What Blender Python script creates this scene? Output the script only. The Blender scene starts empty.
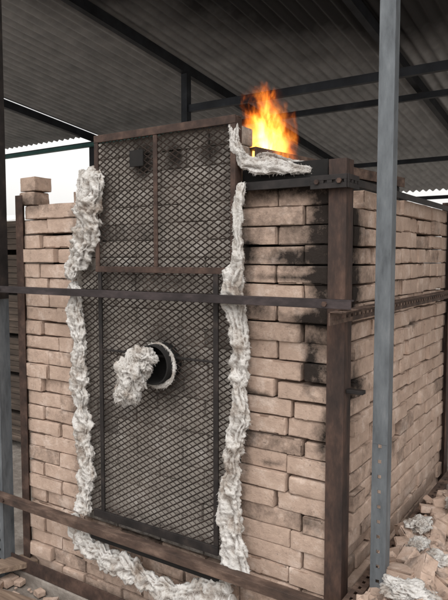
import bpy, bmesh, math, random
from mathutils import Vector, Matrix, noise, Euler
R = random.Random(7)
scene = bpy.context.scene
rad = math.radians

# ---------------------------------------------------------------- helpers
def new_obj(name, verts, faces, mat, parent=None, smooth=False, sharp=None):
    me = bpy.data.meshes.new(name)
    me.from_pydata([tuple(v) for v in verts], [], faces)
    me.update()
    ob = bpy.data.objects.new(name, me)
    scene.collection.objects.link(ob)
    if mat: me.materials.append(mat)
    if smooth:
        for p in me.polygons: p.use_smooth = True
        if sharp: me.set_sharp_from_angle(angle=rad(sharp))
    if parent: ob.parent = parent
    return ob

def empty(name, parent=None):
    e = bpy.data.objects.new(name, None)
    scene.collection.objects.link(e)
    e.empty_display_size = 0.2
    if parent: e.parent = parent
    return e

def nt(name):
    m = bpy.data.materials.new(name); m.use_nodes = True
    t = m.node_tree; t.nodes.clear()
    out = t.nodes.new('ShaderNodeOutputMaterial')
    return m, t, out

def N(t, kind, **kw):
    n = t.nodes.new(kind)
    for k, v in kw.items():
        if k in n.inputs.keys(): n.inputs[k].default_value = v
        else: setattr(n, k, v)
    return n

def ramp(t, fac, stops):
    r = t.nodes.new('ShaderNodeValToRGB')
    e = r.color_ramp.elements
    while len(e) < len(stops): e.new(0.5)
    for el, (p, c) in zip(e, stops):
        el.position = p
        el.color = (c[0], c[1], c[2], 1) if not isinstance(c, (int, float)) else (c, c, c, 1)
    t.links.new(fac, r.inputs[0])
    return r

def mix(t, fac, a, b, mode='MIX'):
    m = t.nodes.new('ShaderNodeMix'); m.data_type = 'RGBA'; m.blend_type = mode
    def put(v, s):
        if isinstance(v, (int, float)): s.default_value = v
        elif isinstance(v, tuple): s.default_value = (v[0], v[1], v[2], 1)
        else: t.links.new(v, s)
    put(fac, m.inputs[0]); put(a, m.inputs[6]); put(b, m.inputs[7])
    return m.outputs[2]

def math_n(t, op, a, b=None, c=None, clamp=False):
    n = t.nodes.new('ShaderNodeMath'); n.operation = op; n.use_clamp = clamp
    for i, v in enumerate((a, b, c)):
        if v is None: continue
        if isinstance(v, (int, float)): n.inputs[i].default_value = v
        else: t.links.new(v, n.inputs[i])
    return n.outputs[0]

def simple(name, stops, scale=8, rough=0.8, metal=0.0, bump=0.3, bscale=60, bdist=0.002, detail=6, stretch=None, distort=0.0, cavity=None):
    m, t, out = nt(name)
    tc = N(t, 'ShaderNodeTexCoord')
    mp = N(t, 'ShaderNodeMapping')
    if stretch: mp.inputs['Scale'].default_value = stretch
    t.links.new(tc.outputs['Object'], mp.inputs[0])
    n1 = N(t, 'ShaderNodeTexNoise', Scale=scale, Detail=detail, Roughness=0.65, Distortion=distort)
    t.links.new(mp.outputs[0], n1.inputs['Vector'])
    r = ramp(t, n1.outputs[0], stops)
    col = r.outputs[0]
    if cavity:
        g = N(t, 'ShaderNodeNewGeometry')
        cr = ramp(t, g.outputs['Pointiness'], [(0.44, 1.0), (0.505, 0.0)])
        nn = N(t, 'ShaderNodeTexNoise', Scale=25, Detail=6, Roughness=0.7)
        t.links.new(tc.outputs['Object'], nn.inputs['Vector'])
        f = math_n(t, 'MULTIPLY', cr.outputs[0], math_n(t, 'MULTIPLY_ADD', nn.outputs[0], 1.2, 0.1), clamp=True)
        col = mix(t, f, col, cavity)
    n2 = N(t, 'ShaderNodeTexNoise', Scale=bscale, Detail=5, Roughness=0.6)
    t.links.new(mp.outputs[0], n2.inputs['Vector'])
    b = N(t, 'ShaderNodeBump', Strength=bump, Distance=bdist)
    t.links.new(n2.outputs[0], b.inputs['Height'])
    p = N(t, 'ShaderNodeBsdfPrincipled', Roughness=rough, Metallic=metal)
    t.links.new(col, p.inputs['Base Color'])
    t.links.new(b.outputs[0], p.inputs['Normal'])
    t.links.new(p.outputs[0], out.inputs[0])
    return m

# ---------------------------------------------------------------- materials
M_rust = simple('rusty_steel', [(0.3, (0.025, 0.016, 0.013)), (0.5, (0.06, 0.036, 0.028)), (0.72, (0.13, 0.08, 0.06))], scale=14, rough=0.75, metal=0.25, bump=0.4, bscale=120)
M_rustred = simple('red_rust_steel', [(0.3, (0.018, 0.013, 0.012)), (0.48, (0.05, 0.031, 0.025)), (0.62, (0.10, 0.058, 0.043)), (0.78, (0.2, 0.13, 0.10))], scale=17, rough=0.75, metal=0.2, bump=0.6, bscale=90, stretch=(1, 1, 0.35), detail=10)
M_bottom = simple('brown_rust_bar', [(0.3, (0.03, 0.02, 0.016)), (0.5, (0.085, 0.054, 0.041)), (0.72, (0.22, 0.15, 0.115))], scale=18, rough=0.75, metal=0.2, bump=0.5, bscale=90, stretch=(0.4, 1, 1), detail=10)
M_dark = simple('soot_and_shade_steel', [(0.3, (0.012, 0.011, 0.011)), (0.55, (0.03, 0.025, 0.024)), (0.8, (0.08, 0.06, 0.05))], scale=12, rough=0.6, metal=0.4, bump=0.3, bscale=100)  # also the painted silhouette tone of the left post's upper part
M_bar = simple('flat_bar_steel', [(0.3, (0.022, 0.018, 0.018)), (0.5, (0.05, 0.04, 0.041)), (0.75, (0.13, 0.10, 0.10))], scale=14, rough=0.55, metal=0.5, bump=0.3, bscale=100, stretch=(0.4, 1, 1), detail=10)
M_mesh = simple('expanded_metal_steel', [(0.3, (0.022, 0.016, 0.013)), (0.55, (0.05, 0.036, 0.03)), (0.8, (0.11, 0.08, 0.065))], scale=8, rough=0.6, metal=0.4, bump=0.0)
M_galv = simple('galvanised_steel', [(0.3, (0.075, 0.083, 0.092)), (0.48, (0.13, 0.143, 0.155)), (0.6, (0.16, 0.176, 0.19)), (0.78, (0.25, 0.26, 0.27))], scale=26, rough=0.6, metal=0.4, bump=0.2, bscale=80, stretch=(1, 1, 0.25), detail=12)
M_galvdark = simple('weathered_steel', [(0.3, (0.012, 0.014, 0.018)), (0.6, (0.035, 0.04, 0.05)), (0.8, (0.08, 0.09, 0.10))], scale=5, rough=0.6, metal=0.4, bump=0.15, bscale=60)
M_teal = simple('teal_paint', [(0.3, (0.02, 0.09, 0.085)), (0.7, (0.05, 0.16, 0.15))], scale=8, rough=0.6, bump=0.1)
M_wood = simple('weathered_timber', [(0.3, (0.09, 0.06, 0.045)), (0.55, (0.2, 0.14, 0.1)), (0.75, (0.32, 0.25, 0.19))], scale=10, rough=0.9, bump=0.6, bscale=40, stretch=(0.4, 6, 6))
M_oldwood = simple('old_dark_timber', [(0.3, (0.03, 0.022, 0.017)), (0.55, (0.075, 0.055, 0.042)), (0.75, (0.16, 0.12, 0.095))], scale=6, rough=0.9, bump=0.5, bscale=40, stretch=(0.4, 4, 4))
M_ground = simple('dusty_ground', [(0.3, (0.12, 0.10, 0.085)), (0.5, (0.22, 0.19, 0.165)), (0.72, (0.40, 0.37, 0.33))], scale=5, rough=0.95, bump=0.8, bscale=30, bdist=0.01, detail=12)
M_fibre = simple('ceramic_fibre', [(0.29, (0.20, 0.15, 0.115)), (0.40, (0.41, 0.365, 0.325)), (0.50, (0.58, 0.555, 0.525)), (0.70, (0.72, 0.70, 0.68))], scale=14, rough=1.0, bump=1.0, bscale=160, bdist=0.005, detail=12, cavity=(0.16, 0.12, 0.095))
M_black = simple('char_and_shade_black', [(0.3, (0.004, 0.004, 0.004)), (0.7, (0.015, 0.013, 0.012))], scale=10, rough=0.95, bump=0.3)  # also the painted darkness of the filler core and glow-hiding plate

def brick_material(name, base, light, pit=0.45):
    m, t, out = nt(name)
    tc = N(t, 'ShaderNodeTexCoord')
    at = N(t, 'ShaderNodeAttribute'); at.attribute_name = 'tint'
    so = N(t, 'ShaderNodeAttribute'); so.attribute_name = 'soot'
    n1 = N(t, 'ShaderNodeTexNoise', Scale=9, Detail=10, Roughness=0.75)
    t.links.new(tc.outputs['Object'], n1.inputs['Vector'])
    r = ramp(t, n1.outputs[0], [(0.26, tuple(c*0.5 for c in base)), (0.40, tuple(c*0.88 for c in base)), (0.52, base), (0.68, light)])
    col = mix(t, 1.0, r.outputs[0], at.outputs['Color'], 'MULTIPLY')
    vo = N(t, 'ShaderNodeTexNoise', Scale=70, Detail=5, Roughness=0.7)
    t.links.new(tc.outputs['Object'], vo.inputs['Vector'])
    pr = ramp(t, vo.outputs[0], [(0.28, pit), (0.39, 1.0)])
    col = mix(t, 1.0, col, pr.outputs[0], 'MULTIPLY')
    n2 = N(t, 'ShaderNodeTexNoise', Scale=22, Detail=8, Roughness=0.75)
    t.links.new(tc.outputs['Object'], n2.inputs['Vector'])
    f = math_n(t, 'MULTIPLY_ADD', n2.outputs[0], 1.5, -0.75)
    f = math_n(t, 'ADD', f, so.outputs['Fac'])
    rs = ramp(t, f, [(0.15, 0.0), (0.38, 0.35), (0.90, 0.98)])
    col = mix(t, rs.outputs[0], col, (0.020, 0.016, 0.014))
    p = N(t, 'ShaderNodeBsdfPrincipled', Roughness=0.95)
    p.inputs['Specular IOR Level'].default_value = 0.2
    t.links.new(col, p.inputs['Base Color'])
    n3 = N(t, 'ShaderNodeTexNoise', Scale=40, Detail=10, Roughness=0.75)
    t.links.new(tc.outputs['Object'], n3.inputs['Vector'])
    b = N(t, 'ShaderNodeBump', Strength=0.8, Distance=0.008)
    t.links.new(n3.outputs[0], b.inputs['Height']); t.links.new(b.outputs[0], p.inputs['Normal'])
    t.links.new(p.outputs[0], out.inputs[0])
    return m
M_brick = brick_material('fire_brick', (0.50, 0.372, 0.298), (0.67, 0.55, 0.475))
M_doorbrick = brick_material('door_fire_brick', (0.42, 0.38, 0.34), (0.58, 0.545, 0.51))

# ---------------------------------------------------------------- geometry primitives
def box_data(V, F, c, h, rot=None):
    b = len(V); c = Vector(c)
    for sx in (-1, 1):
        for sy in (-1, 1):
            for sz in (-1, 1):
                p = Vector((sx*h[0], sy*h[1], sz*h[2]))
                if rot: p = rot @ p
                V.append(c + p)
    for f in ((0,1,3,2),(4,6,7,5),(0,4,5,1),(2,3,7,6),(0,2,6,4),(1,5,7,3)):
        F.append(tuple(b+i for i in f))

def boxes(name, lst, mat, parent=None, bevel=0.0015, warp=0.0):
    V, F = [], []
    for it in lst:
        x0, x1, y0, y1, z0, z1 = it[:6]
        box_data(V, F, ((x0+x1)/2, (y0+y1)/2, (z0+z1)/2), ((x1-x0)/2, (y1-y0)/2, (z1-z0)/2))
    o = new_obj(name, V, F, mat, parent)
    if bevel:
        bv = o.modifiers.new('bevel', 'BEVEL'); bv.width = bevel; bv.segments = 2; bv.limit_method = 'ANGLE'
    return o

def lump_box(V, F, c, h, r, amp, seed, rot=None, n=(3, 3, 2), fr=14.0, chipk=1.0):
    """worn block made of a surface grid, arrises broken by chips"""
    ax = []
    for k in range(3):
        hh = h[k]; rr = min(r, hh*0.8)
        inner = [(-hh+rr) + (2*(hh-rr))*i/(n[k]) for i in range(n[k]+1)]
        ax.append([-hh] + inner + [hh])
    L = [len(a) for a in ax]
    idx = {}
    c = Vector(c); off = Vector((seed*3.17 % 97, seed*7.77 % 89, seed*1.31 % 83))
    rm = min(r, min(h)*0.8)
    def vid(i, j, k):
        key = (i, j, k)
        if key in idx: return idx[key]
        p = Vector((ax[0][i], ax[1][j], ax[2][k]))
        q = Vector([max(-h[a]+rm, min(h[a]-rm, p[a])) for a in range(3)])
        d = p - q
        ne = (i in (0, L[0]-1)) + (j in (0, L[1]-1)) + (k in (0, L[2]-1))
        nv = noise.noise_vector(p*fr + off)
        if ne >= 2:
            dn = d.normalized()
            chip = max(0.0, noise.noise(p*fr*1.9 + off*2) + 0.02*ne)
            p = q + dn*rm*1.15 - dn*chip*amp*(5.5 if ne == 2 else 8)*chipk
        p = p + nv*amp*0.55
        if rot: p = rot @ p
        idx[key] = len(V); V.append(c + p)
        return idx[key]
    def quad(a, b, c_, d_): F.append((a, b, c_, d_))
    for j in range(L[1]-1):
        for k in range(L[2]-1):
            quad(vid(0,j,k), vid(0,j,k+1), vid(0,j+1,k+1), vid(0,j+1,k))
            m = L[0]-1
            quad(vid(m,j,k), vid(m,j+1,k), vid(m,j+1,k+1), vid(m,j,k+1))
    for i in range(L[0]-1):
        for k in range(L[2]-1):
            quad(vid(i,0,k), vid(i+1,0,k), vid(i+1,0,k+1), vid(i,0,k+1))
            m = L[1]-1
            quad(vid(i,m,k), vid(i,m,k+1), vid(i+1,m,k+1), vid(i+1,m,k))
    for i in range(L[0]-1):
        for j in range(L[1]-1):
            quad(vid(i,j,0), vid(i,j+1,0), vid(i+1,j+1,0), vid(i+1,j,0))
            m = L[2]-1
            quad(vid(i,j,m), vid(i+1,j,m), vid(i+1,j+1,m), vid(i,j+1,m))

# soot blobs: centre, radii(x,y,z), strength
SOOT = [((-0.01,0,1.72),(0.06,0.2,0.2),1.15), ((-0.01,0,1.5),(0.055,0.15,0.12),1.0), ((-0.17,0,1.60),(0.08,0.1,0.03),1.1),
        ((-0.09,0,1.24),(0.03,0.1,0.10),1.05), ((-0.2,0,1.86),(0.2,0.1,0.045),0.95), ((-0.30,0,1.42),(0.05,0.1,0.03),0.5), ((-0.22,0,1.72),(0.12,0.1,0.05),0.4),
        ((-0.04,0,0.95),(0.03,0.1,0.06),0.7), ((-0.02,0,1.1),(0.025,0.1,0.3),0.4), ((-0.09,0,0.66),(0.05,0.1,0.04),0.4), ((-0.365,0,1.3),(0.025,0.1,0.6),0.65), ((-0.34,0,1.62),(0.03,0.1,0.05),0.8),
        ((-0.3,0,1.1),(0.06,0.1,0.012),0.7), ((-0.10,0,1.38),(0.06,0.1,0.015),0.9), ((-0.17,0,1.53),(0.12,0.1,0.012),0.8), ((-0.25,0,0.84),(0.05,0.1,0.012),0.7),
        ((0,0.14,1.15),(0.1,0.06,0.09),0.8), ((0,0.08,1.5),(0.1,0.05,0.12),0.9), ((0,0.40,0.70),(0.1,0.05,0.05),0.9), ((0,0.08,1.75),(0.1,0.06,0.15),0.8),
        ((0,0.6,0.85),(0.1,0.025,0.07),0.6), ((0,0.9,1.3),(0.1,0.06,0.02),0.6), ((0,1.25,1.6),(0.1,0.06,0.02),0.6),
        ((-1.5,0,1.86),(0.15,0.1,0.04),0.5), ((-1.58,0,1.3),(0.05,0.1,0.3),0.2), ((-1.26,0,1.2),(0.03,0.1,0.9),0.5)]
DSOOT = [((-0.83,0,2.0),(0.055,0.2,0.06),1.3), ((-0.66,0,1.995),(0.045,0.2,0.05),1.1), ((-0.50,0,2.0),(0.05,0.2,0.05),0.8),
         ((-0.70,0,1.16),(0.14,0.2,0.14),0.7), ((-0.95,0,1.55),(0.2,0.2,0.03),0.4), ((-0.72,0,1.5),(0.4,0.2,0.04),0.35), ((-1.06,0,1.2),(0.04,0.2,0.7),0.35),((-0.40,0,1.9),(0.05,0.2,0.3),0.4),
         ((-0.75,0,0.42),(0.5,0.2,0.06),0.6)]
def soot_at(p, blobs):
    s = 0.0
    for c, r, a in blobs:
        d = sum(((p[i]-c[i])/r[i])**2 for i in range(3))
        if d < 8: s += a*math.exp(-d*0.7)
    return s

def finish_bricks(name, V, F, T, blobs, mat, parent, base=0.0, sharp=32):
    o = new_obj(name, V, F, mat, parent, smooth=True, sharp=sharp)
    me = o.data
    a = me.attributes.new('tint', 'FLOAT_COLOR', 'POINT')
    s = me.attributes.new('soot', 'FLOAT', 'POINT')
    for i, v in enumerate(V):
        a.data[i].color = (*T[i][:3], 1)
        s.data[i].value = min(1.0, base + T[i][3] + soot_at(v, blobs))
    return o

def brick(V, F, T, x0, x1, y0, y1, z0, z1, loose=0.005, extra=0.0, tint=None, amp=0.0028, gap=0.0024):
    g = gap
    n0 = len(V)
    yaw = R.gauss(0, 0.011); roll = R.gauss(0, 0.0055)
    rot = Euler((0, roll, yaw)).to_matrix()
    dx = R.gauss(0, loose); dy = R.gauss(0, loose)
    if (x1-x0) > (y1-y0): dx *= 0.3
    else: dy *= 0.3
    cx, cy = (x0+x1)/2, (y0+y1)/2
    wav = 0.003*noise.noise(Vector((cx*1.3, cy*1.3, z0*1.0)))
    small = R.uniform(0.002, 0.005) if (R.random() < 0.15 and gap > .002) else 0
    c = (cx+dx, cy+dy, (z0+z1)/2 + R.uniform(-.0015, .0015) + wav - small*0.8)
    h = ((x1-x0)/2-g-R.uniform(0, .003)-small*0.6, (y1-y0)/2-g-R.uniform(0, .002), (z1-z0)/2-g*R.uniform(0.3, 1.6)-small*0.7)
    lump_box(V, F, c, h, R.choice((0.002, 0.003, 0.004, 0.006)), amp, R.random()*1000, rot, n=(9 if x1-x0 > .15 else 5, 9 if y1-y0 > .15 else 5, 3), chipk=R.choice((0.5, 0.9, 1.6, 2.2)))
    k = R.choice((R.uniform(0.88, 1.08), R.uniform(0.95, 1.15), R.uniform(0.62, 0.95))) if tint is None else tint
    w = R.uniform(-0.08, 0.12)
    s = extra + (R.random() < 0.10)*R.uniform(0.1, 0.4)
    for _ in range(len(V)-n0): T.append((k*(1+w*0.5), k, k*(1-w), s))

# ================================================================= KILN
kiln = empty('brick_kiln')
Z0, CH, NC = 0.05, 0.0693, 26
V, F, T = [], [], []
def split(a, b, first, L=0.233):
    out = [a]; x = a+first
    while x < b-0.06:
        out.append(x); x += L*R.uniform(0.96, 1.04)
    out.append(b); return list(zip(out[:-1], out[1:]))
for c in range(NC):
    z = Z0+c*CH; z1 = z+CH
    ev = c % 2
    fr = 0.235 if ev else 0.13
    if R.random() < 0.25: fr = R.uniform(0.15, 0.2)
    for (a, b) in ((0.010-fr, 0.010), (-0.385, 0.010-fr)):
        brick(V, F, T, a, b, 0.0, 0.115, z, z1, loose=0.006)
    fr = 0.235 if not ev else 0.12
    if R.random() < 0.25: fr = 0.17
    for (a, b) in ((-1.62, -1.62+fr), (-1.62+fr, -1.235)):
        brick(V, F, T, a, b, 0.0, 0.115, z, z1, loose=0.007)
    hd = R.random() < 0.35
    for (a, b) in split(0.117, 1.50, 0.12 if ev else 0.235, 0.118 if hd else 0.233):
        if c < NC-1 or a > 0.2:
            brick(V, F, T, -0.098, 0.020, a, b, z, z1, loose=0.008)
        brick(V, F, T, -1.63, -1.512, a, b, z, z1, loose=0.006)
    for (a, b) in split(-1.51, -0.10, 0.12 if ev else 0.235):
        brick(V, F, T, a, b, 1.385, 1.50, z, z1)
for c in range(5):   # sill courses under the doorway
    for (a, b) in split(-1.234, -0.387, 0.12 if c % 2 else 0.235):
        brick(V, F, T, a, b, 0.0, 0.115, Z0+c*CH, Z0+(c+1)*CH, extra=0.25)
for (x0, x1, y0, y1, k) in ((-1.66,-1.545,0.01,0.115,0), (-1.655,-1.54,0.01,0.115,1), (-1.42,-1.3,0.14,0.36,0)):
    brick(V, F, T, x0, x1, y0, y1, Z0+(NC+k)*CH, Z0+(NC+k+1)*CH, tint=0.5+0.1*k, extra=0.15)
finish_bricks('fire_brick_walls', V, F, T, SOOT, M_brick, kiln)
# bricked-up doorway behind the expanded metal
V, F, T = [], [], []
nd = 24
for c in range(nd):
    z = 0.42+c*0.0695
    xa, xb = (-1.225, -0.39) if z < 1.83 else (-1.085, -0.375)
    for (a, b) in split(xa, xb, 0.12 if c % 2 else 0.235):
        brick(V, F, T, a, b, -0.026, 0.09, z, z+0.0695, loose=0.0012, extra=0.0, tint=R.uniform(0.84, 0.98)+(0.30 if c > 15 else 0), amp=0.0010, gap=0.0006)
finish_bricks('doorway_bricks', V, F, T, DSOOT, M_doorbrick, kiln, base=0.03)
boxes('dark_filler_core', [(-1.50,-0.105,0.10,1.38,0.02,1.80), (-1.515,-0.08,0.095,0.12,0.02,1.85)], M_black, kiln, 0)  # black filler added to block see-through; stands for the dark inside

# steel frame of the kiln
def angle_v(name, x, y, z0, z1, w, sx, sy, mat, parent, th=0.006):
    xs = sorted((x, x+sx*w)); ys = sorted((y, y+sy*th))
    a = (xs[0], xs[1], ys[0], ys[1], z0, z1)
    xs = sorted((x, x+sx*th)); ys = sorted((y+sy*th, y+sy*w))
    b = (xs[0], xs[1], ys[0], ys[1], z0, z1)
    return boxes(name, [a, b], mat, parent)
angle_v('corner_angle_iron', 0.044, -0.016, 0.03, 1.93, 0.064, -1, 1, M_rustred, kiln)
angle_v('corner_angle_iron', -1.652, -0.016, 0.03, 1.90, 0.05, 1, 1, M_rust, kiln)
angle_v('corner_angle_iron', 0.044, 1.52, 0.03, 1.90, 0.06, -1, -1, M_rustred, kiln)
angle_v('corner_angle_iron', -1.652, 1.52, 0.03, 1.90, 0.06, 1, -1, M_rust, kiln)

def slotted(L, w, th, pitch=0.04, slot=0.02, sw=0.010):
    """boxes (u along length, v across, t thickness) of a punched strip"""
    out = [(0, L, 0, (w-sw)/2, 0, th), (0, L, (w+sw)/2, w, 0, th)]
    u = 0.0
    while u < L:
        e = min(L, u+pitch-slot)
        out.append((u, e, (w-sw)/2, (w+sw)/2, 0, th)); u += pitch
    return out
boxes('tie_bar_middle', [(-1.90, 0.108, -0.128, -0.122, 1.437, 1.467), (-1.90, 0.108, -0.122, -0.098, 1.461, 1.467)], M_bar, kiln)
L = []
for (u0,u1,v0,v1,t0,t1) in slotted(1.76, 0.040, 0.004): L.append((0.056+v0, 0.056+v1, -0.17+u0, -0.17+u1, 1.428+t0, 1.428+t1))
for (u0,u1,v0,v1,t0,t1) in slotted(1.76, 0.040, 0.004): L.append((0.052+t0, 0.052+t1, -0.17+u0, -0.17+u1, 1.387+v0, 1.387+v1))
boxes('slotted_side_angle', L, M_bottom, kiln, 0.0008)
boxes('tie_bar_bottom', [(-1.90, 0.08, -0.135, -0.129, 0.415, 0.450), (-1.90, 0.08, -0.129, -0.095, 0.444, 0.450)], M_bottom, kiln)
L = []
for (u0,u1,v0,v1,t0,t1) in slotted(1.70, 0.045, 0.004): L.append((0.084+v0, 0.084+v1, -0.15+u0, -0.15+u1, 0.470+t0, 0.470+t1))
L.append((0.082, 0.0875, -0.15, 1.55, 0.42, 0.4695))
boxes('slotted_bottom_angle', L, M_bottom, kiln, 0.0008)
boxes('tie_bar_top', [(-0.40, 0.04, -0.036, -0.030, 1.842, 1.872), (-0.40, 0.04, -0.030, -0.0, 1.866, 1.872), (0.046, 0.052, -0.03, 1.5, 1.842, 1.868)], M_dark, kiln)
L = []
for (u0,u1,v0,v1,t0,t1) in slotted(0.13, 0.045, 0.004, pitch=0.03, slot=0.012): L.append((-0.075+u0, -0.075+u1, -0.043+t0, -0.043+t1, 1.83+v0, 1.83+v1))
for (u0,u1,v0,v1,t0,t1) in slotted(0.10, 0.045, 0.004, pitch=0.03, slot=0.012): L.append((0.056+t0, 0.056+t1, -0.04+u0, -0.04+u1, 1.83+v0, 1.83+v1))
boxes('punched_corner_bracket', L, M_dark, kiln, 0.0008)
boxes('base_channel', [(-1.70, 0.05, -0.055, -0.049, 0.05, 0.12), (-1.70, 0.05, -0.049, -0.01, 0.05, 0.056)], M_rust, kiln)
boxes('side_lug', [(0.045, 0.105, 0.0, 0.03, 1.140, 1.153)], M_dark, kiln)
boxes('concrete_footing', [(-1.72, 0.10, -0.06, 1.6, -0.02, 0.048)], M_ground, kiln, 0.006)
boxes('glow_hiding_plate', [(-0.370, -0.03, 0.0, 0.012, 1.873, 1.935)], M_black, kiln, 0.001)  # dark plate added to hide the flame glow below the top seal
V, F = [], []
def bolt(c, r=0.009, l=0.008):
    b = len(V)
    for k in range(2):
        for s in range(6):
            a = math.pi*s/3; V.append((c[0]+r*math.cos(a), c[1]-k*l, c[2]+r*math.sin(a)))
    for s in range(6): F.append((b+s, b+(s+1)%6, b+6+(s+1)%6, b+6+s))
    F.append(tuple(b+6+s for s in range(6)))
for c in ((0.02,-0.128,1.452), (-1.64,-0.128,1.452), (0.02,-0.135,0.432), (-1.64,-0.135,0.432), (0.03,-0.043,1.853), (-0.05,-0.043,1.853)): bolt(c)
new_obj('frame_bolts', V, F, M_rust, kiln)

# lid: rusty edge angle, flue opening, fibre-lined slab
lid = empty('lid', kiln)
ea = math.atan2(-0.224, 0.70)
def rbox(name, lst, mat, org, tilt=0.0, ang=ea, bevel=0.002, parent=None):
    V, F = [], []
    rot = Euler((tilt, 0, ang)).to_matrix()
    for (x0,x1,y0,y1,z0,z1) in lst:
        box_data(V, F, Vector(org)+rot@Vector(((x0+x1)/2,(y0+y1)/2,(z0+z1)/2)), ((x1-x0)/2,(y1-y0)/2,(z1-z0)/2), rot)
    o = new_obj(name, V, F, mat, parent)
    if bevel:
        bv = o.modifiers.new('bevel','BEVEL'); bv.width = bevel; bv.segments = 2
    return o
og = (-0.344, 0.05, 1.985)
rbox('lid_edge_angle', [(-0.006, 0, 0, 0.95, -0.015, 0.03), (-0.05, -0.0065, 0, 0.95, 0.024, 0.03)], M_bottom, og, tilt=-0.04, parent=lid)
rbox('lid_plate', [(-0.14, -0.007, 0.34, 0.95, -0.01, 0.02), (-0.85, -0.18, 0.10, 0.95, 0.0, 0.02)], M_dark, og, tilt=-0.04, parent=lid)
rbox('lid_lining', [(-0.14, -0.01, 0.32, 0.93, -0.10, -0.012), (-0.85, -0.20, 0.12, 0.93, -0.12, -0.002)], M_black, og, tilt=-0.04, bevel=0.01, parent=lid)

# ---------------------------------------------------------------- door
door = empty('door', kiln)
DY = -0.062
V, F = [], []
a_, b_ = 0.0200, 0.0122
x0, x1, z0, z1 = -1.155, -0.365, 0.475, 2.105
ni = int((x1-x0)/a_); nj = int((z1-z0)/b_)
dl = math.hypot(a_, b_)
for i in range(ni):
    for j in range(nj+1):
        if (i+j) % 2: continue
        for s in (1, -1):
            j2 = j+s
            if j2 < 0 or j2 > nj: continue
            p = Vector((x0+i*a_, DY, z0+j*b_)); q = Vector((x0+(i+1)*a_, DY, z0+j2*b_))
            mid = (p+q)/2
            if mid.x < -1.05 and mid.z > 1.55: continue
            ww = 0.007*noise.noise(Vector((mid.x*3, 5, mid.z*3)))
            mid.y += ww
            if (mid.x+0.72)**2+(mid.z-1.185)**2 < 0.085**2: continue
            ang = math.atan2(q.z-p.z, q.x-p.x)
            rot = Euler((0, -ang, 0)).to_matrix() @ Euler((rad(35), 0, 0)).to_matrix()
            box_data(V, F, mid, (dl/2+0.0006, 0.0011, 0.0027), rot)
new_obj('expanded_metal', V, F, M_mesh, door)
fy0, fy1 = DY-0.012, DY-0.004
XL, XR = -1.058, -0.355
boxes('upper_frame', [
    (XL, XR, fy0, fy1, 2.080, 2.110), (XL, XL+.022, fy0+0.001, fy1, 1.565, 2.0795), (XR-.022, XR, fy0+0.001, fy1, 1.565, 2.0795),
    (-0.738, -0.718, fy0+0.002, fy1, 1.565, 2.0795), (XL, XR, fy0, fy1, 1.540, 1.5645),
    (XL, XR, DY+0.004, DY+0.034, 2.104, 2.110), (XR-.006, XR, fy1, DY+0.034, 1.54, 2.1035)], M_rust, door)
boxes('lower_frame', [
    (-1.045, -1.025, fy0, fy1, 0.50, 1.5395), (-0.452, -0.430, fy0, fy1, 0.50, 1.5395), (-1.09, -0.430, fy0-0.001, fy1, 0.465, 0.4995),
    (-1.025, -0.452, fy0+0.002, fy1, 1.205, 1.214)], M_dark, door)
boxes('door_foot_bar', [(-1.10, -0.42, -0.085, -0.055, 0.365, 0.39)], M_black, door)
boxes('spyhole_plate', [(-0.86, -0.79, DY-0.010, DY-0.005, 1.965, 2.03)], M_black, door)
def tube(name, c, axis, r0, r1, L, mat, parent, seg=40):
    V, F = [], []
    ax = Vector(axis).normalized(); q = ax.to_track_quat('Z', 'Y').to_matrix()
    for k, (r, z) in enumerate(((r1, 0), (r1, L), (r0, L), (r0, 0.0))):
        for s in range(seg):
            a = 2*math.pi*s/seg
            V.append(Vector(c)+q@Vector((r*math.cos(a), r*math.sin(a), z)))
    for k in range(4):
        for s in range(seg):
            F.append((k*seg+s, k*seg+(s+1) % seg, ((k+1) % 4)*seg+(s+1) % seg, ((k+1) % 4)*seg+s))
    F.append(tuple(3*seg+s for s in range(seg)))
    return new_obj(name, V, F, mat, parent, smooth=False)
tube('port_sleeve', (-0.715, -0.03, 1.18), (0, -1, 0), 0.074, 0.080, 0.085, M_black, door)

# ---------------------------------------------------------------- ceramic fibre
SX = 0.05
def tufts(V, F, dens, seed, n0v, n0f, n1f, lmin=0.004, lmax=0.012):
    """torn wisps standing off the surface"""
    rr = random.Random(seed)
    for fi in range(n0f, n1f):
        if rr.random() > dens: continue
        f = F[fi]
        if len(f) != 4: continue
        a, b, c, d = (V[i] for i in f)
        nrm = (b-a).cross(d-a)
        if nrm.length < 1e-9: continue
        nrm.normalize()
        p = (a+b+c+d)/4
        dr = Vector((rr.gauss(0, 1), rr.gauss(0, 1), rr.gauss(0, 1))).normalized()
        dr = (dr*0.9 + nrm*0.5).normalized() if rr.random() < .5 else (dr*0.9 - nrm*0.5).normalized()
        l = rr.uniform(lmin, lmax); wv = dr.cross(Vector((rr.gauss(0,1), rr.gauss(0,1), rr.gauss(0,1)))).normalized()*rr.uniform(0.0005, 0.0014)
        k = len(V)
        mid = p + dr*l*0.55 + Vector((0, 0, -1))*l*0.12
        V.extend([p-wv, p+wv, mid+wv*0.8, p+dr*l+Vector((0, 0, -1))*l*0.35, mid-wv*0.8])
        F.append((k, k+1, k+2, k+4)); F.append((k+4, k+2, k+3))

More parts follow.
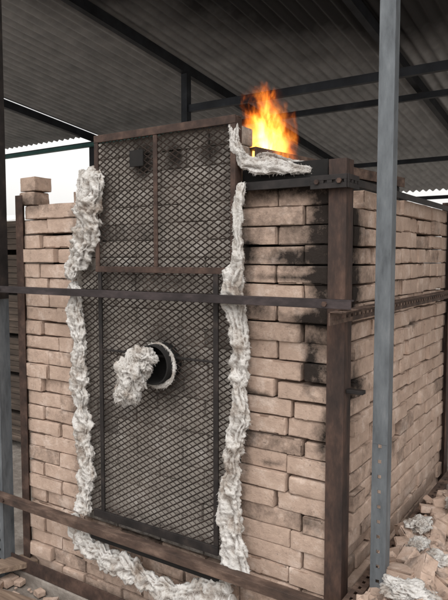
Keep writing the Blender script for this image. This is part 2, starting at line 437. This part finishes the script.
def fibre_strip(name, pts, parent, seed=0, amp=0.42, step=0.004, seg=64, mat=M_fibre, updir=(0,1,0), sx_=SX, ws=0.70, fold=1.0, dens=0.22):
    """pts: (x,y,z,width,depth) ; rumpled blanket strip with long soft folds"""
    V, F = [], []
    P = [Vector((p[0]+sx_, p[1], p[2])) for p in pts]; W = [(p[3]*ws, p[4]*0.55) for p in pts]
    S = []
    for i in range(len(P)-1):
        p0 = P[max(0, i-1)]; p1 = P[i]; p2 = P[i+1]; p3 = P[min(len(P)-1, i+2)]
        n = max(2, int((p2-p1).length/step))
        for k in range(n):
            t = k/n
            c = 0.5*((2*p1)+(p2-p0)*t+(2*p0-5*p1+4*p2-p3)*t*t+(3*p1-p0-3*p2+p3)*t**3)
            S.append((c, W[i][0]*(1-t)+W[i+1][0]*t, W[i][1]*(1-t)+W[i+1][1]*t))
    S.append((P[-1], *W[-1]))
    up = Vector(updir); o = Vector((seed*5.3, seed*2.9, seed*8.1))
    m = len(S); arc = 0
    for i, (c, w, d) in enumerate(S):
        if i: arc += (S[i][0]-S[i-1][0]).length
        a = S[max(0, i-2)][0]; b = S[min(m-1, i+2)][0]
        tg = (b-a).normalized(); side = tg.cross(up).normalized()
        e = min(1, min(i, m-1-i)/6.0); e = math.sqrt(max(0.02, 1-(1-e)**2))
        shift = (noise.noise(c*5+o)*0.35+noise.noise(c*20+o)*0.18)*w
        ww = w*(1+0.5*noise.noise(c*9+o*2)+0.3*noise.noise(c*30+o)+0.15*noise.noise(c*70+o))
        for s in range(seg):
            th = 2*math.pi*s/seg
            cx, cy = math.cos(th), math.sin(th)
            sx = math.copysign(abs(cx)**0.7, cx); sy = math.copysign(abs(cy)**0.7, cy)
            p = c + side*(sx*ww/2*e+shift) + up*(sy*d/2*e)
            dirv = (side*cx+up*cy)
            u = sx*w*0.5; 
            fw = noise.noise_vector(Vector((u*10, cy*0.6, arc*9))+o)
            pl = noise.noise(Vector((u*42+fw.x*0.9, cy*1.2+fw.y*0.5, arc*13+fw.z*0.6))+o)
            ridge = (0.42-abs(pl))*1.0*fold-0.15
            cr = noise.noise(Vector((u*30+fw.y, cy*2, arc*34+fw.x))+o*2)
            n1 = noise.noise(p*18+o)*0.30 + cr*0.28 + noise.noise(p*75+o)*0.20 + noise.noise(p*170+o)*0.12+ noise.noise(p*330+o)*0.06
            V.append(p + dirv*(n1+ridge)*amp*min(w, 0.07))
    for i in range(m-1):
        for s in range(seg):
            F.append((i*seg+s, (i+1)*seg+s, (i+1)*seg+(s+1) % seg, i*seg+(s+1) % seg))
    tufts(V, F, dens, seed, 0, 0, len(F))
    F.append(tuple(range(seg))[::1]); F.append(tuple((m-1)*seg+s for s in range(seg))[::-1])
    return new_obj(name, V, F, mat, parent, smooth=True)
blk = empty('ceramic_fibre_blanket')
fy = -0.075
fibre_strip('left_upper_seal', [(-1.12,fy+.03,1.99,.06,.05),(-1.13,fy,1.94,.15,.07),(-1.13,fy-.01,1.84,.17,.08),(-1.16,fy,1.73,.17,.08),(-1.20,fy,1.63,.16,.08),(-1.24,fy,1.54,.10,.06),(-1.255,fy,1.50,.06,.05)], blk, 1, amp=0.5)
fibre_strip('left_upper_fold', [(-1.19,fy+.02,1.98,.05,.06),(-1.20,fy+.02,1.90,.06,.06),(-1.17,fy-.02,1.80,.05,.05)], blk, 9)
fibre_strip('left_seal', [(-1.255,fy+.02,1.50,.06,.05),(-1.225,fy,1.38,.11,.06),(-1.215,fy,1.22,.11,.06),(-1.21,fy,1.05,.11,.06),(-1.195,fy,0.90,.11,.06),(-1.18,fy,0.75,.11,.06),(-1.185,fy,0.60,.11,.06),(-1.19,fy,0.46,.08,.06)], blk, 2)
fibre_strip('bottom_seal', [(-1.28,fy+.01,.44,.06,.05),(-1.24,fy,.37,.13,.06),(-1.12,fy,.31,.13,.07),(-0.95,fy-.01,.275,.13,.07),(-0.80,fy-.01,.27,.12,.07),(-0.65,fy-.01,.28,.13,.07),(-0.52,fy,.31,.14,.07),(-0.42,fy,.35,.14,.07)], blk, 3, amp=0.5)
fibre_strip('right_seal', [(-0.385,fy+.02,1.87,.03,.04),(-0.39,fy,1.78,.045,.04),(-0.40,fy,1.66,.05,.05),(-0.40,fy,1.56,.07,.06),(-0.425,fy,1.46,.10,.06),(-0.395,fy,1.36,.085,.06),(-0.38,fy,1.27,.09,.06),(-0.385,fy,1.16,.09,.06),(-0.385,fy,1.05,.095,.06),(-0.40,fy,.93,.09,.06),(-0.41,fy,.80,.09,.06),(-0.425,fy,.70,.11,.06),(-0.43,fy,.56,.11,.06),(-0.41,fy,.38,.13,.07)], blk, 4)
fibre_strip('top_corner_seal', [(-0.39,fy+.02,2.10,.03,.03),(-0.38,fy+.01,2.05,.035,.035),(-0.37,fy+.01,1.99,.045,.04),(-0.35,fy+.02,1.945,.055,.05),(-0.29,fy+.04,1.93,.05,.08),(-0.22,fy+.06,1.92,.045,.08),(-0.15,fy+.07,1.905,.035,.07),(-0.10,fy+.08,1.90,.025,.05)], blk, 5, sx_=0.01, ws=0.9)
fibre_strip('top_fold', [(-0.33,0.02,1.965,.03,.06),(-0.29,0.03,1.97,.03,.06),(-0.24,0.05,1.955,.03,.06),(-0.17,0.1,1.94,.025,.06)], blk, 6, sx_=0.01)
plug = empty('fibre_port_plug')
cpt = []
for k in range(0, 15):
    a = rad(-120 + k*24)
    cpt.append((-0.71+0.084*math.cos(a), -0.085, 1.175+0.088*math.sin(a), 0.010 if 3 < k < 12 else 0.022, 0.020))
fibre_strip('port_gasket', cpt, plug, 11, step=0.003, seg=24, sx_=0, amp=0.7, dens=0.3)
def blob(name, c, r, parent, seed, n=64, amp=0.3, dens=0.3):
    V, F = [], []; o = Vector((seed*3.3, seed, seed*7.1))
    for i in range(n+1):
        ph = math.pi*i/n
        for s in range(n*2):
            th = math.pi*s/n
            d = Vector((math.sin(ph)*math.cos(th), math.sin(ph)*math.sin(th), math.cos(ph)))
            fo = d+noise.noise_vector(d*1.6+o)*0.5
            k = 1+amp*(noise.noise(d*1.6+o)+0.45*noise.noise(d*3.5+o)+0.18*noise.noise(d*10+o)+0.10*noise.noise(d*24+o)+0.9*(0.25-abs(noise.noise(fo*3.0+o))))
            V.append(Vector(c)+Vector((d.x*r[0], d.y*r[1], d.z*r[2]))*k)
    for i in range(n):
        for s in range(n*2):
            F.append((i*2*n+s, (i+1)*2*n+s, (i+1)*2*n+(s+1) % (2*n), i*2*n+(s+1) % (2*n)))
    tufts(V, F, dens, seed, 0, 0, len(F))
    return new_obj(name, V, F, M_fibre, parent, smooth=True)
blob('wad_core', (-0.765, -0.17, 1.155), (0.064, 0.06, 0.08), plug, 3, amp=0.45)
blob('wad_lower', (-0.785, -0.18, 1.075), (0.045, 0.045, 0.045), plug, 4, amp=0.45)
blob('wad_upper', (-0.735, -0.15, 1.205), (0.055, 0.045, 0.045), plug, 5, amp=0.45)

# ---------------------------------------------------------------- flame (emissive gas volume)
m, t, out = nt('flame_gas')
tc = N(t, 'ShaderNodeTexCoord')
sp = N(t, 'ShaderNodeSeparateXYZ'); t.links.new(tc.outputs['Object'], sp.inputs[0])
mp = N(t, 'ShaderNodeMapping'); mp.inputs['Scale'].default_value = (1, 1, 0.45)
t.links.new(tc.outputs['Object'], mp.inputs[0])
n1 = N(t, 'ShaderNodeTexNoise', Scale=15, Detail=4, Roughness=0.6, Distortion=0.6); t.links.new(mp.outputs[0], n1.inputs['Vector'])
n2 = N(t, 'ShaderNodeTexNoise', Scale=26, Detail=3, Roughness=0.6, Distortion=1.0); t.links.new(mp.outputs[0], n2.inputs['Vector'])
h = math_n(t, 'MULTIPLY_ADD', sp.outputs['Z'], 1/0.36, 0.53, clamp=True)      # 0 base .. 1 tip
ns = N(t, 'ShaderNodeSeparateColor'); t.links.new(n1.outputs['Color'], ns.inputs[0])
def disp(coord, nz, lean):
    a = math_n(t, 'SUBTRACT', nz, 0.5)
    b = math_n(t, 'MULTIPLY_ADD', h, 0.38, 0.06)
    a = math_n(t, 'MULTIPLY', a, b)
    a = math_n(t, 'ADD', coord, a)
    l = math_n(t, 'MULTIPLY', h, lean)
    return math_n(t, 'ADD', a, l)
dx = disp(sp.outputs['X'], ns.outputs[0], 0.02); dy = disp(sp.outputs['Y'], ns.outputs[1], 0.0)
r2 = math_n(t, 'ADD', math_n(t, 'MULTIPLY', dx, dx), math_n(t, 'MULTIPLY', dy, dy))
rr = math_n(t, 'SQRT', r2)
w = math_n(t, 'MULTIPLY', math_n(t, 'POWER', math_n(t, 'SUBTRACT', 1.0, h), 0.55), 0.15)
w = math_n(t, 'ADD', w, 0.004)
q = math_n(t, 'SUBTRACT', 1.0, math_n(t, 'DIVIDE', rr, w), clamp=True)
wis = ramp(t, n2.outputs[0], [(0.40, 0.0), (0.58, 1.0)])
q2 = math_n(t, 'MULTIPLY', q, math_n(t, 'MULTIPLY_ADD', wis.outputs[0], 0.9, 0.12))
fade = math_n(t, 'SUBTRACT', 1.2, h, clamp=True)
st = math_n(t, 'MULTIPLY', math_n(t, 'MULTIPLY', q2, fade), 95.0)
hot = math_n(t, 'MULTIPLY', q2, math_n(t, 'SUBTRACT', 1.1, h))
cr = ramp(t, hot, [(0.0, (1.0, 0.15, 0.01)), (0.20, (1.0, 0.32, 0.03)), (0.5, (1.0, 0.62, 0.15))])
em = N(t, 'ShaderNodeEmission'); t.links.new(cr.outputs[0], em.inputs[0]); t.links.new(st, em.inputs[1])
t.links.new(em.outputs[0], out.inputs['Volume'])
V, F = [], []; box_data(V, F, (0, 0, 0), (0.16, 0.13, 0.18))
fl = new_obj('flame', V, F, m); fl.location = (-0.385, 0.22, 2.12)

# ---------------------------------------------------------------- free standing posts
rp = empty('galvanised_post')
L = []
px, py, W = 0.160, -0.055, 0.050
boxes('front_flange_upper', [(px, px+W, py, py+0.004, 1.0, 3.45), (px, px+0.004, py+0.0045, py+0.045, 0.0, 3.45), (px+W-0.004, px+W, py+0.0045, py+0.045, 0.0, 3.45)], M_galv, rp, 0.0012)
for (u0,u1,v0,v1,t0,t1) in slotted(1.0, W, 0.004, pitch=0.05, slot=0.012, sw=0.012): L.append((px+v0, px+v1, py+t0, py+t1, u0, u1))
boxes('front_flange_slotted', L, M_galv, rp, 0)
lp = empty('slotted_steel_post')
L = []
lx = -1.765
for (u0,u1,v0,v1,t0,t1) in slotted(1.4, 0.065, 0.004, pitch=0.05, slot=0.014, sw=0.014): L.append((lx+v0, lx+v1, -0.094+t0, -0.094+t1, u0, u1))
L.append((lx, lx+.004, -0.089, -0.03, 0, 1.4)); L.append((lx+.061, lx+.065, -0.089, -0.03, 0, 1.4))
boxes('slotted_channel', L, M_galv, lp, 0)
boxes('silhouette_channel', [(lx-.003, lx+.068, -0.096, -0.03, 1.401, 3.5)], M_dark, lp, 0.002)  # upper post coloured black as a silhouette; shade put into the colour

# ================================================================= SHED ROOF
shed = empty('corrugated_iron_shed')
def rz(y): return 3.24-0.114*(y-2.27)
m, t, out = nt('corrugated_iron')
tc = N(t, 'ShaderNodeTexCoord')
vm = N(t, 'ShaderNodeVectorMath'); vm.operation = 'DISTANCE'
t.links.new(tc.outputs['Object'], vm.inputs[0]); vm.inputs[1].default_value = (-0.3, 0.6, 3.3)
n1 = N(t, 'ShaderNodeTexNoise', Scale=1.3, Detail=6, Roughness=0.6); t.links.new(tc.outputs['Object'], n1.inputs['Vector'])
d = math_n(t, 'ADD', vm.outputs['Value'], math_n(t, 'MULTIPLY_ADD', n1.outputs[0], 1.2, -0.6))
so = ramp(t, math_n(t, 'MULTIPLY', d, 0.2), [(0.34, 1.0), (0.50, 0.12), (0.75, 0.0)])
n2 = N(t, 'ShaderNodeTexNoise', Scale=6, Detail=6, Roughness=0.6); t.links.new(tc.outputs['Object'], n2.inputs['Vector'])
gr = ramp(t, n2.outputs[0], [(0.3, (0.34, 0.355, 0.37)), (0.7, (0.54, 0.555, 0.57))])
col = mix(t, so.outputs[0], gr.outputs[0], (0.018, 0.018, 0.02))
p = N(t, 'ShaderNodeBsdfPrincipled', Roughness=0.6, Metallic=0.2)
t.links.new(col, p.inputs['Base Color']); t.links.new(p.outputs[0], out.inputs[0])
M_corr = m
def corrugated(name, xa, xb, ya, yb, dz=0.0, period=0.10, amp=0.016, sub=8):
    V, F = [], []
    n = int((xb-xa)/period*sub)
    ys = [ya+(yb-ya)*k/6 for k in range(7)]
    for y in ys:
        for i in range(n+1):
            x = xa+i*period/sub
            V.append((x, y, rz(y)+dz+amp*math.sin(2*math.pi*i/sub)))
    for k in range(6):
        for i in range(n):
            a = k*(n+1)+i; F.append((a, a+1, a+n+2, a+n+1))
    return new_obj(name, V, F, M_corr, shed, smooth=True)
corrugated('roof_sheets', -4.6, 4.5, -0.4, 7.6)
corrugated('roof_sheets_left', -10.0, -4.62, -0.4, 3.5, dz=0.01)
def sloped_beam(name, x, w, hgt, ya, yb, mat):
    V = []; F = []
    for y in (ya, yb):
        z = rz(y)-0.018
        V += [(x-w/2, y, z), (x+w/2, y, z), (x+w/2, y, z-hgt), (x-w/2, y, z-hgt)]
    F = [(0,1,2,3), (7,6,5,4), (0,4,5,1), (1,5,6,2), (2,6,7,3), (3,7,4,0)]
    return new_obj(name, V, F, mat, shed)
for x in (-2.32, -0.68, 1.6, -4.6, 3.8):
    sloped_beam('rafter', x, 0.05, 0.08, -0.4, 7.6 if x > -4 else 3.5, M_galvdark)
for y in (3.4, 5.4, 7.5):
    boxes('purlin', [(-10 if y < 3.5 else -4.6, 4.5, y-0.02, y+0.02, rz(y)-0.16, rz(y)-0.108)], M_galvdark, shed, 0)
boxes('tie_beam', [(-2.32, 4.3, 2.25, 2.29, 2.83, 2.89)], M_galvdark, shed, 0)
boxes('shed_post', [(-2.35, -2.29, 2.23, 2.29, 0, 3.16)], M_galvdark, shed, 0)
boxes('shed_post', [(4.3, 4.4, 2.23, 2.29, 0, 3.16), (4.3, 4.4, 7.4, 7.5, 0, 2.55), (-4.65, -4.55, 3.4, 3.5, 0, 3.0), (-9.9, -9.8, 3.4, 3.5, 0, 3.0)], M_galvdark, shed, 0)
boxes('teal_eave_rail', [(-9.9, -3.2, 3.30, 3.36, 2.93, 2.97)], M_teal, shed, 0)

# ================================================================= GROUND, RUBBLE
V, F = [], []
n = 60; 
def gx(i, n): 
    s = (i/n)*2-1; return math.copysign(abs(s)**3*120, s)
for i in range(n+1):
    for j in range(n+1):
        x = gx(i, n); y = gx(j, n)
        V.append((x, y, 0.012*noise.noise(Vector((x*1.3, y*1.3, 0)))-0.012))
for i in range(n):
    for j in range(n):
        a = i*(n+1)+j; F.append((a, a+n+1, a+n+2, a+1))
new_obj('ground', V, F, M_ground, smooth=True)

V, F, T = [], [], []
def mound(x, y):
    ex = max(0, min(1, (x-0.10)/0.05))*max(0, min(1, (1.6-x)/0.8))
    ey = max(0, min(1, (y+0.85)/0.6))*max(0, min(1, (2.2-y)/1.3))
    return (0.49+0.07*math.exp(-((x-.25)**2+(y+.05)**2)/.06))*ex*ey + 0.06*noise.noise(Vector((x*6, y*6, 2)))*ex*ey
nx, ny = 60, 90
for i in range(nx+1):
    for j in range(ny+1):
        x = 0.135+1.43*i/nx; y = -0.9+3.5*j/ny
        V.append(Vector((x, y, mound(x, y)+0.012*noise.noise(Vector((x*30, y*30, 0)))-0.01)))
        T.append((0.55, 0.6, 0.66, 0.15))
for i in range(nx):
    for j in range(ny):
        a = i*(ny+1)+j; F.append((a, a+ny+1, a+ny+2, a+1))
for k in range(2600):
    x = R.uniform(0.145, 1.25); y = R.uniform(-0.7, 2.3)
    z = mound(x, y)
    if abs(x-0.185) < 0.05 and abs(y+0.03) < 0.06: continue
    s = R.choice((0.006, 0.008, 0.012, 0.015, 0.02, 0.02, 0.03, 0.04, 0.05))
    hh = (s*R.uniform(0.8, 1.5), s*R.uniform(0.6, 1.0), s*R.uniform(0.3, 0.6))
    rot = Euler((R.gauss(0, .4), R.gauss(0, .4), R.uniform(0, 6.28))).to_matrix()
    n0 = len(V)
    lump_box(V, F, (x, y, z+hh[2]*0.6), hh, s*0.1, s*0.12, R.random()*1000, rot, n=(3, 2, 2), fr=0.9/s, chipk=1.2)
    kk = R.choice((0.3, 0.5, 0.85, 1.0, 1.2, 1.3, 1.35)); ww = 1.0 if kk < 0.9 else 1.25
    for _ in range(len(V)-n0): T.append((kk, kk*min(1.17, ww), kk*ww*1.12, R.choice((0, 0, 0, 0.1, 0.4))))
finish_bricks('brick_rubble_pile', V, F, T, [], M_brick, None, sharp=30)
for k, (c, r_) in enumerate((((0.30, -0.12, .58), (.07, .05, .022)), ((0.42, 0.45, .55), (.05, .08, .02)), ((0.19, .42, .56), (.04, .06, .02)), ((0.6, .1, .52), (.09, .05, .02)), ((0.34, 0.12, .57), (.05, .05, .03)), ((0.24, 0.22, .57), (.03, .05, .02)), ((0.28, 0.7, .56), (.05, .06, .025)))):
    blob('fibre_scrap' , c, r_, blk, 20+k, n=48, amp=0.55)

for k, (x, y, L_, a) in enumerate(((-1.50, -0.24, 0.9, 8), (-1.25, -0.42, 1.1, -14), (-1.72, -0.2, 0.5, 60))):
    rbox('timber_plank', [(-L_/2, L_/2, -0.05, 0.05, 0, 0.028)], M_wood, (x, y, 0.012+0.031*k), ang=rad(a))
V, F, T = [], [], []
for k in range(700):
    x = R.uniform(-2.6, 0.1); y = R.uniform(-0.9, -0.07)
    s = R.choice((0.005, 0.006, 0.008, 0.012, 0.02, 0.03))
    n0 = len(V)
    lump_box(V, F, (x, y, s*0.4), (s*1.2, s, s*0.6), s*0.12, s*0.12, R.random()*1000, Euler((0, 0, R.uniform(0, 6))).to_matrix(), n=(2, 2, 1), fr=0.6/s)
    kk = R.choice((0.6, 1.0, 1.4))
    for _ in range(len(V)-n0): T.append((kk, kk, kk, R.choice((0, 0.3))))
finish_bricks('brick_crumbs', V, F, T, [], M_brick, None)

# board stack added to make the gap left of the kiln dark
V, F = [], []
z = 0.06
for r in range(34):
    th = R.uniform(0.04, 0.055)
    if r % 6 == 5:
        for xx in (-4.6, -3.9, -3.1, -2.6): box_data(V, F, (xx, 1.7, z+0.02), (0.03, 0.42, 0.02))
        z += 0.04
    y = 1.28
    while y < 2.1:
        w_ = R.uniform(0.09, 0.16); dxx = R.gauss(0, 0.05)
        box_data(V, F, (-3.6+dxx, y+w_/2, z+th/2), (1.15, w_/2-0.004, th/2-0.002), Euler((0, 0, R.gauss(0, .006))).to_matrix()); y += w_
    z += th
new_obj('filler_timber_stack', V, F, M_oldwood)

# ================================================================= BACKGROUND
M_leaf = simple('foliage', [(0.3, (0.03, 0.06, 0.02)), (0.7, (0.10, 0.16, 0.05))], scale=1.5, rough=0.8, bump=0)
M_bark = simple('bark', [(0.3, (0.05, 0.04, 0.03)), (0.7, (0.14, 0.11, 0.08))], scale=6, bump=0.5)
def tree(x, y, hgt, seed, r=2.4):
    e = empty('tree'); rr = random.Random(seed)
    V, F = [], []
    def limb(a, b, r0, r1, seg=8):
        a = Vector(a); b = Vector(b); q = (b-a).to_track_quat('Z', 'Y').to_matrix(); s0 = len(V)
        for (c, r_) in ((a, r0), (b, r1)):
            for s in range(seg):
                th = 2*math.pi*s/seg; V.append(c+q@Vector((r_*math.cos(th), r_*math.sin(th), 0)))
        for s in range(seg): F.append((s0+s, s0+(s+1) % seg, s0+seg+(s+1) % seg, s0+seg+s))
    limb((x, y, -0.05), (x+.1, y, hgt*.5), 0.2, 0.13); limb((x+.1, y, hgt*.5), (x, y, hgt*.85), 0.13, 0.04)
    cl = []
    for k in range(26):
        th = rr.uniform(0, 6.28); el = rr.uniform(-0.3, 1.3); rad_ = r*rr.uniform(.4, 1)
        p = Vector((x+rad_*math.cos(th)*math.cos(el), y+rad_*math.sin(th)*math.cos(el), hgt*.62+hgt*.38*math.sin(el)*rr.uniform(.5, 1)))
        limb((x+.05, y, hgt*rr.uniform(.35, .6)), p, 0.05, 0.015, 5); cl.append(p)
    new_obj('trunk', V, F, M_bark, e)
    V, F = [], []
    for c in cl:
        for k in range(170):
            p = c+Vector([rr.gauss(0, .38) for _ in range(3)]); s = rr.uniform(.05, .1)
            rot = Euler((rr.uniform(0, 6), rr.uniform(0, 6), rr.uniform(0, 6))).to_matrix(); b = len(V)
            for q in ((-s, 0, 0), (0, -s*.5, 0), (s, 0, 0), (0, s*.5, 0)): V.append(p+rot@Vector(q))
            F.append((b, b+1, b+2, b+3))
    new_obj('foliage', V, F, M_leaf, e)
tree(-9.0, 16, 4.4, 1); tree(-16, 19, 4.6, 2)
M_white = simple('white_render', [(0.3, (0.72, 0.72, 0.70)), (0.7, (0.82, 0.82, 0.81))], scale=2, bump=0.1)
hs = empty('white_house')
boxes('walls', [(-24, -14, 9, 13, 0, 2.6)], M_white, hs, 0)
V = [(-24.4, 8.6, 2.6), (-13.6, 8.6, 2.6), (-13.6, 13.4, 2.6), (-24.4, 13.4, 2.6), (-24.4, 11, 3.0), (-13.6, 11, 3.0)]
new_obj('roof', V, [(0,1,5,4), (2,3,4,5), (0,4,3), (1,2,5), (3,2,1,0)], M_white, hs)
boxes('window', [(-20.5, -19.2, 8.985, 8.997, 1.0, 2.2), (-17.5, -16.2, 8.985, 8.997, 1.0, 2.2)], M_black, hs, 0)

# ================================================================= LIGHT
w = bpy.data.worlds.new("World"); scene.world = w; w.use_nodes = True
t = w.node_tree; t.nodes.clear()
out = t.nodes.new('ShaderNodeOutputWorld'); bg = t.nodes.new('ShaderNodeBackground')
sky = t.nodes.new('ShaderNodeTexSky'); sky.sky_type = 'NISHITA'; sky.sun_disc = False
sky.sun_elevation = rad(50); sky.sun_rotation = rad(150); sky.dust_density = 6; sky.air_density = 1.0; sky.ozone_density = 0.6
hsn = t.nodes.new('ShaderNodeHueSaturation'); hsn.inputs['Saturation'].default_value = 0.12; hsn.inputs['Value'].default_value = 1.8
t.links.new(sky.outputs[0], hsn.inputs['Color'])
# blend the clear sky with an even white cloud layer
cloud = mix(t, 0.60, hsn.outputs[0], (8.4, 8.2, 7.9))
t.links.new(cloud, bg.inputs[0])
bg.inputs[1].default_value = 0.15; t.links.new(bg.outputs[0], out.inputs[0])
sd = bpy.data.lights.new('overcast_sun', 'SUN'); sd.energy = 0.6; sd.angle = rad(60); sd.color = (1.0, 0.95, 0.88)
so_ = bpy.data.objects.new('overcast_sun', sd); scene.collection.objects.link(so_)
az = rad(150); el = rad(50)
dirv = Vector((math.sin(az)*math.cos(el), math.cos(az)*math.cos(el), math.sin(el)))
so_.rotation_euler = dirv.to_track_quat('Z', 'Y').to_euler()

# ================================================================= CAMERA
cd = bpy.data.cameras.new('camera'); cam = bpy.data.objects.new('camera', cd); scene.collection.objects.link(cam)
cam.location = (0.81, -1.92, 1.6); cam.rotation_euler = (rad(86.0), 0, rad(33.3))
cd.sensor_fit = 'VERTICAL'; cd.sensor_height = 24; cd.lens = 24.1; cd.clip_start = 0.05; cd.clip_end = 600
scene.camera = cam
scene.view_settings.view_transform = 'Standard'; scene.view_settings.look = 'None'; scene.view_settings.exposure = 0
